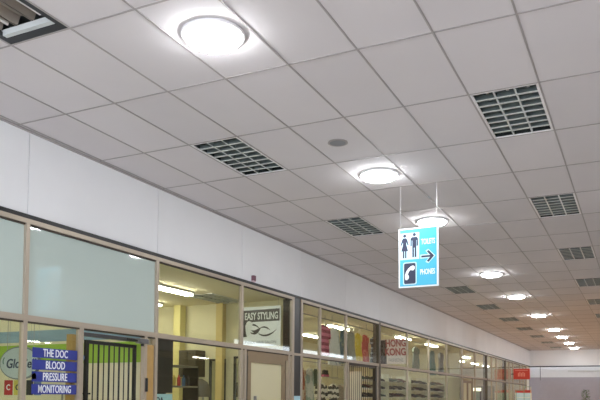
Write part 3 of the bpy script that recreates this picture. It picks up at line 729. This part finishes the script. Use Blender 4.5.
# lower clothes
rail(-6.1, 11.8, 16.0, 2.335, 0.010, 'lower steel rail behind the mid rail of the clothes shop')
rail(-6.25, 13.0, 15.0, 2.06, 0.008, 'short rail holding the black and white striped tops')
G2 = 'clothes hanging in the lower shop windows'
BW = stripe_mat('zebra_stripe', srgb(30, 28, 30), srgb(236, 230, 214), 0.14, wob=0.16)
garment(0.75, 0.44, 0.46, BW, 0.25, 'black and white wavy striped top, left of two, in lower window', y=14.05, x=-6.25, zt=2.02, group=G2)
garment(0.75, 0.38, 0.40, BW, 0.25, 'black and white wavy striped top, right of two, beside the gate', y=14.72, x=-6.25, zt=2.02, group=G2)
garment(0.14, 0.24, 0.24, stripe_mat('pink_black', srgb(30, 24, 30), srgb(200, 90, 130), 0.20, duty=0.62), 0.0, 'tiny pink and black item hanging above the wavy striped tops', y=13.92, x=-6.1, zt=2.295, group=G2)
garment(0.80, 0.26, 0.34, blotch_mat('orange_print', srgb(170, 92, 60), srgb(200, 170, 140), 8, 0.52), 0.1, 'rust-orange patterned top beside the black pillar', y=12.72, x=-6.1, zt=2.295, group=G2)
garment(0.90, 0.34, 0.44, blotch_mat('pale_print', srgb(212, 206, 196), srgb(160, 170, 160), 6, 0.5), 0.0, 'pale grey and white dress beside the rust-orange top', y=13.12, x=-6.1, zt=2.295, group=G2)
garment(0.35, 0.22, 0.24, mat('darkgreen_cloth', srgb(72, 84, 66), 0.9), 0.0, 'small dark green top above the pale dress', y=13.46, x=-6.1, zt=2.295, group=G2)
# gate of the clothes shop
r = thing('security_gate', 'grey sliding gate of thin close bars in front of the clothes shop', 'gate', (XW-0.03, 13.98, 0))
M_G2 = mat('gate_grey', srgb(70, 64, 56), 0.4, 0.4)
MB().box(-0.03, 0.03, 0, 0.07, 0.03, 2.34).build('frame_post', M_G2, r); MB().box(-0.03, 0.03, 1.75, 1.82, 0.03, 2.34).build('frame_post', M_G2, r)
MB().box(-0.02, 0.02, 0.07, 1.75, 2.30, 2.34).build('top_rail', M_G2, r); MB().box(-0.02, 0.02, 0.07, 1.75, 0.03, 0.07).build('bottom_rail', M_G2, r)
for k in range(13):
    yy = 0.07+1.68*(k+1)/14; MB().tube((0, yy, 0.07), (0, yy, 2.30), 0.008, 6).build('bar', M_G2, r)
MB().box(0.02, 0.05, 1.66, 1.73, 2.0, 2.06).build('lock', M_DARK, r)
# mannequin-like rack behind gate
garment(0.8, 0.55, 0.6, mat('taupe_cloth', srgb(146, 132, 116), 0.9, 0, 0.15), 0.2, 'taupe coat seen behind the grey gate bars', y=15.8, x=-6.5, zt=2.01, group=G2)
rail(-6.5, 15.2, 16.6, 2.05, 0.008, 'short rail behind the grey gate bars')

# ------------------------------------------------------------------ hong kong sign
r = thing('shop_sign', 'square shop board with red HONG KONG letters and black strip at left', 'sign', (-5.985, 18.12, 2.845))
MB().box(-0.365, 0.365, 0, 0.02, -0.33, 0.33).build('board', mat('board_grey', srgb(232, 224, 232), 0.4), r)
MB().box(-0.36, -0.165, -0.003, 0, -0.325, 0.31).build('black_strip', mat('matte_black', srgb(18, 20, 22), 0.9, 0, 0, espec=0.1), r)
RED = mat('letter_red', srgb(160, 14, 44), 0.45)
text('HONG', 0.265, RED, r, loc=(0.095, -0.004, 0.215), sx=0.70, bold=0.009, shear=-0.1)
text('KONG', 0.265, RED, r, loc=(0.085, -0.004, -0.02), sx=0.74, bold=0.009, shear=-0.1)
text('FASHIONS', 0.135, mat('letter_grey', srgb(150, 150, 164), 0.5), r, loc=(0.095, -0.004, -0.235), sx=0.66, bold=0.002)
fg = MB(); P = MATS['notice_blue']
fg.path([(-0.25,-0.005,0.22),(-0.235,-0.005,0.08),(-0.275,-0.005,-0.06),(-0.25,-0.005,-0.26)], 0.008, 6)
fg.path([(-0.31,-0.005,0.12),(-0.24,-0.005,0.06),(-0.20,-0.005,-0.05)], 0.006, 6)
fg.build('figure_drawing', mat('drawing_grey', srgb(110, 128, 130), 0.5), r)
for s in (-1, 1): MB().tube((s*0.3, 0.01, 0.33), (s*0.3, 0.01, IC-2.845), 0.003, 6).build('wire', M_STEEL, r)

# ------------------------------------------------------------------ shoe shelves
def shoe_mesh():
    b = MB(); n = 12
    secs = [(-0.13, 0.030, 0.075), (-0.11, 0.036, 0.095), (-0.07, 0.036, 0.10), (-0.03, 0.036, 0.085), (0.02, 0.040, 0.065), (0.08, 0.044, 0.050), (0.12, 0.036, 0.038), (0.145, 0.016, 0.025)]
    rings = []
    for y, hw_, hh in secs:
        rings.append([b.bm.verts.new((hw_*math.copysign(abs(math.cos(t_))**0.7, math.cos(t_)), y, 0.018 + hh*max(0, math.sin(t_))**0.8)) for t_ in [PI*i/(n-1) for i in range(n)]])
    for A, B in zip(rings[:-1], rings[1:]):
        for i in range(n-1): b.bm.faces.new([A[i], A[i+1], B[i+1], B[i]])
        b.bm.faces.new([A[0], B[0], B[-1], A[-1]])
    b.bm.faces.new(rings[0]); b.bm.faces.new(rings[-1])
    return b
def sole_mesh():
    b = MB(); prof = [(0.030,-0.135),(0.040,-0.11),(0.036,-0.03),(0.046,0.07),(0.040,0.13),(0.015,0.155),(-0.015,0.155),(-0.040,0.13),(-0.046,0.07),(-0.036,-0.03),(-0.040,-0.11),(-0.030,-0.135)]
    b.prism(prof, 0, 0.02, 'xy'); return b
shoe_cols = [(40,40,44),(70,56,46),(52,60,74),(110,96,80),(60,80,66),(150,140,120),(46,46,50),(90,40,40)]
protos = []
for k, c in enumerate(shoe_cols):
    u = shoe_mesh().build('upper', mat('shoe_%d' % k, srgb(*c), 0.6, 0, 0.1, 30), None, smooth=True)
    s = sole_mesh().build('sole', mat('sole_pale' if k % 3 else 'sole_dark', srgb(214, 210, 200) if k % 3 else srgb(50, 46, 44), 0.6), None)
    protos.append((u, s))
used = set()
heights = (1.03, 1.23, 1.43, 1.63, 1.84, 2.05)
unit_y = [(16.25, 18.20), (18.30, 20.20), (20.35, 22.25), (22.45, 24.35)]
unames = ['under the red lettered sign', 'right of the red lettered sign', 'under the teal dress', 'nearest the end shop']
for q, (a, c) in enumerate(unit_y):
    r = thing('shoe_shelf', 'white wall shelf of shoes %s' % unames[q], 'shelf', (-6.35, a, 0), 0, 'white shoe shelves in the shop window')
    L = c-a
    MB().box(-0.2, 0.2, 0, 0.02, 0, 2.25).build('side_panel', M_SHELF, r); MB().box(-0.2, 0.2, L-0.02, L, 0, 2.25).build('side_panel', M_SHELF, r)
    for yy in (0.5, L-0.5): MB().box(-0.2, -0.185, yy-0.02, yy+0.02, 0, 2.25).build('back_brace', M_SHELF, r)
    for zz in (0.2, 0.6) + heights: MB().box(-0.185, 0.2, 0.02, L-0.02, zz-0.02, zz).build('shelf', M_SHELF, r)
    for lev in (3, 4, 5):
        n = 8
        for k in range(n):
            ci = random.randrange(len(protos)); u, s = protos[ci]
            rr = tag(empty('shoe', (-6.30+random.uniform(-0.03, 0.05), a+0.16+k*(L-0.32)/(n-1), heights[lev]), PI/2*-1+random.uniform(-0.35, 0.35)),
                     'single shoe standing on the %s shelf level %s' % (['lowest visible', 'middle', 'top'][lev-3], unames[q]), 'shoe', 'shoes on the %s level %s' % (['lowest visible', 'middle', 'top'][lev-3], unames[q]))
            if ci not in used:
                used.add(ci); u.parent = rr; s.parent = rr
            else:
                for src in (u, s):
                    cc = src.copy(); C.objects.link(cc); cc.parent = rr
for ci, (u, s) in enumerate(protos):
    if ci not in used: bpy.data.objects.remove(u); bpy.data.objects.remove(s)

# ------------------------------------------------------------------ end shop
d = struct(empty('door_2', (XW-0.01, 24.62, 0)))
for k in range(2):
    o0 = 0.02 + k*0.78
    f = MB(); f.box(-0.03, 0.02, o0, o0+0.09, 0, 2.26); f.box(-0.03, 0.02, o0+0.66, o0+0.75, 0, 2.26); f.box(-0.03, 0.02, o0+0.09, o0+0.66, 2.16, 2.26); f.box(-0.03, 0.02, o0+0.09, o0+0.66, 0, 0.15)
    f.build('door_leaf', M_TANA, d)
    MB().box(-0.01, 0, o0+0.09, o0+0.66, 0.15, 2.16).build('door_panel', MATS['frosted_cream'], d)
tag(MB().box(-8.0, XW-0.1, 31.0, 31.05, 0, 2.15).build('room_divider', mat('divider_grey', srgb(168, 168, 170), 0.7)), 'pale grey partition standing inside the white end shop', 'partition')
def cooler(x, y, rz, label, head, w=0.7, h=1.95, hh=0.13, lit=False):
    r = thing('drinks_cooler', label, 'cooler', (x, y, 0), rz)
    MB().box(-w/2, w/2, 0.03, 0.62, 0.08, h).build('body', M_WHITE, r, bevel=0.008)
    MB().box(-w/2, w/2, 0.0, 0.03, h-hh, h).build('header', head, r)
    f = MB(); f.box(-w/2, -w/2+0.05, 0, 0.03, 0.12, h-hh); f.box(w/2-0.05, w/2, 0, 0.03, 0.12, h-hh); f.box(-w/2+.05, w/2-.05, 0, 0.03, 0.12, 0.2)
    f.build('door_frame', M_DARK if lit else M_SHELF, r)
    MB().box(-w/2+0.05, w/2-0.05, 0.012, 0.02, 0.2, h-hh).build('door_glass', mat('cooler_glass', srgb(170, 196, 180), 0.08, 0, 0.2, 6), r)
    MB().box(w/2-0.09, w/2-0.06, -0.03, 0.0, 0.9, 1.3).build('handle', M_STEEL, r)
    MB().box(-w/2+.02, w/2-.02, 0.05, 0.6, 0, 0.08).build('plinth', M_DARK, r)
    return r
cooler(-6.15, 29.2, 0.35, 'drinks cooler with lit cream header inside the end shop', mat('lit_header', srgb(250, 244, 200), 0.4, 0, 0, emit=((1.0, 0.94, 0.66, 1), 1.6)), 0.5, 2.05, 0.13, True)
RB = mat('sign_red', srgb(206, 60, 44), 0.45, 0, 0.04)
cooler(-5.12, 35.2, 0.12, 'drinks cooler with red header below the red projecting sign', RB, 0.74, 2.04, 0.13)
r = thing('projecting_sign', 'red square sign projecting from the last shopfront near the far corner', 'sign', (-5.17, 35.0, 2.80))
MB().box(-0.37, 0.37, 0, 0.18, -0.25, 0.25).build('box', RB, r, bevel=0.01)
PK = mat('sign_pink', srgb(238, 150, 128), 0.5)
w = MB()
for k in range(5): w.box(-0.16+k*0.07, -0.12+k*0.07, -0.003, 0, -0.12, 0.05+0.04*(k % 2))
w.box(-0.30, 0.30, -0.003, 0, 0.16, 0.185); w.build('marks', PK, r)
MB().box(-0.436, -0.37, 0.06, 0.12, -0.03, 0.03).build('bracket', M_DARK, r)
r = thing('display_stand', 'slim green and cream metal display stand beside the red-topped cooler', 'stand', (-4.9, 33.9, 0))
M_GRN = mat('green_metal', srgb(110, 146, 110), 0.45); M_CRM = mat('cream_metal', srgb(226, 214, 170), 0.45)
for k, x in enumerate((-0.35, 0.0, 0.30)): MB().tube((x, 0, 0), (x, 0, 2.18 if k else 2.0), 0.014).build('upright', M_GRN if k < 2 else M_CRM, r)
for zz in (0.5, 0.9, 1.3, 1.68): MB().box(-0.35, 0.30, -0.1, 0.1, zz, zz+0.015).build('shelf', M_CRM, r)
MB().tube((-0.35, 0, 2.0), (0.0, 0, 2.0), 0.012).build('cross_bar', M_GRN, r); MB().tube((0, 0, 2.17), (0.30, 0, 2.17), 0.012).build('cross_bar', M_GRN, r)

# ------------------------------------------------------------------ potted plant by the back wall
r = thing('potted_tree', 'tall narrow potted green plant before the grey far wall', 'plant', (-2.02, 30.0, 0))
MB().lathe([(0, 0), (0.16, 0), (0.2, 0.3), (0.22, 0.34), (0.2, 0.34), (0.18, 0.31), (0, 0.31)], 24).build('pot', mat('terracotta', srgb(150, 90, 64), 0.8), r, smooth=True)
MB().tube((0, 0, 0.3), (0.01, 0, 1.7), 0.022, 8, 0.01).build('stem', mat('bark', srgb(92, 76, 56), 0.9), r)
fb = MB()
for k in range(420):
    z = random.uniform(0.7, 1.96); rad = 0.16*(1-((z-1.3)/0.75)**2*0.6); a = random.uniform(0, 2*PI); rr = rad*math.sqrt(random.random())
    c0 = Vector((rr*math.cos(a), rr*math.sin(a), z)); d_ = Vector((math.cos(a), math.sin(a), random.uniform(0.2, 1.2))).normalized(); s_ = d_.cross(Vector((0,0,1))).normalized()*0.014
    tip = c0 + d_*random.uniform(0.07, 0.12); mid = (c0+tip)/2
    n_ = d_.cross(s_).normalized()*0.003
    v = [fb.bm.verts.new(p) for p in (c0, mid+s_+n_, tip, mid-s_+n_, mid-n_)]
    fb.bm.faces.new([v[0], v[1], v[2], v[3]]); fb.bm.faces.new([v[0], v[4], v[1]]); fb.bm.faces.new([v[1], v[4], v[2]]); fb.bm.faces.new([v[2], v[4], v[3]]); fb.bm.faces.new([v[3], v[4], v[0]])
fb.build('foliage', mat('leaf_green', srgb(84, 104, 62), 0.7, 0, 0.25, 12), r)
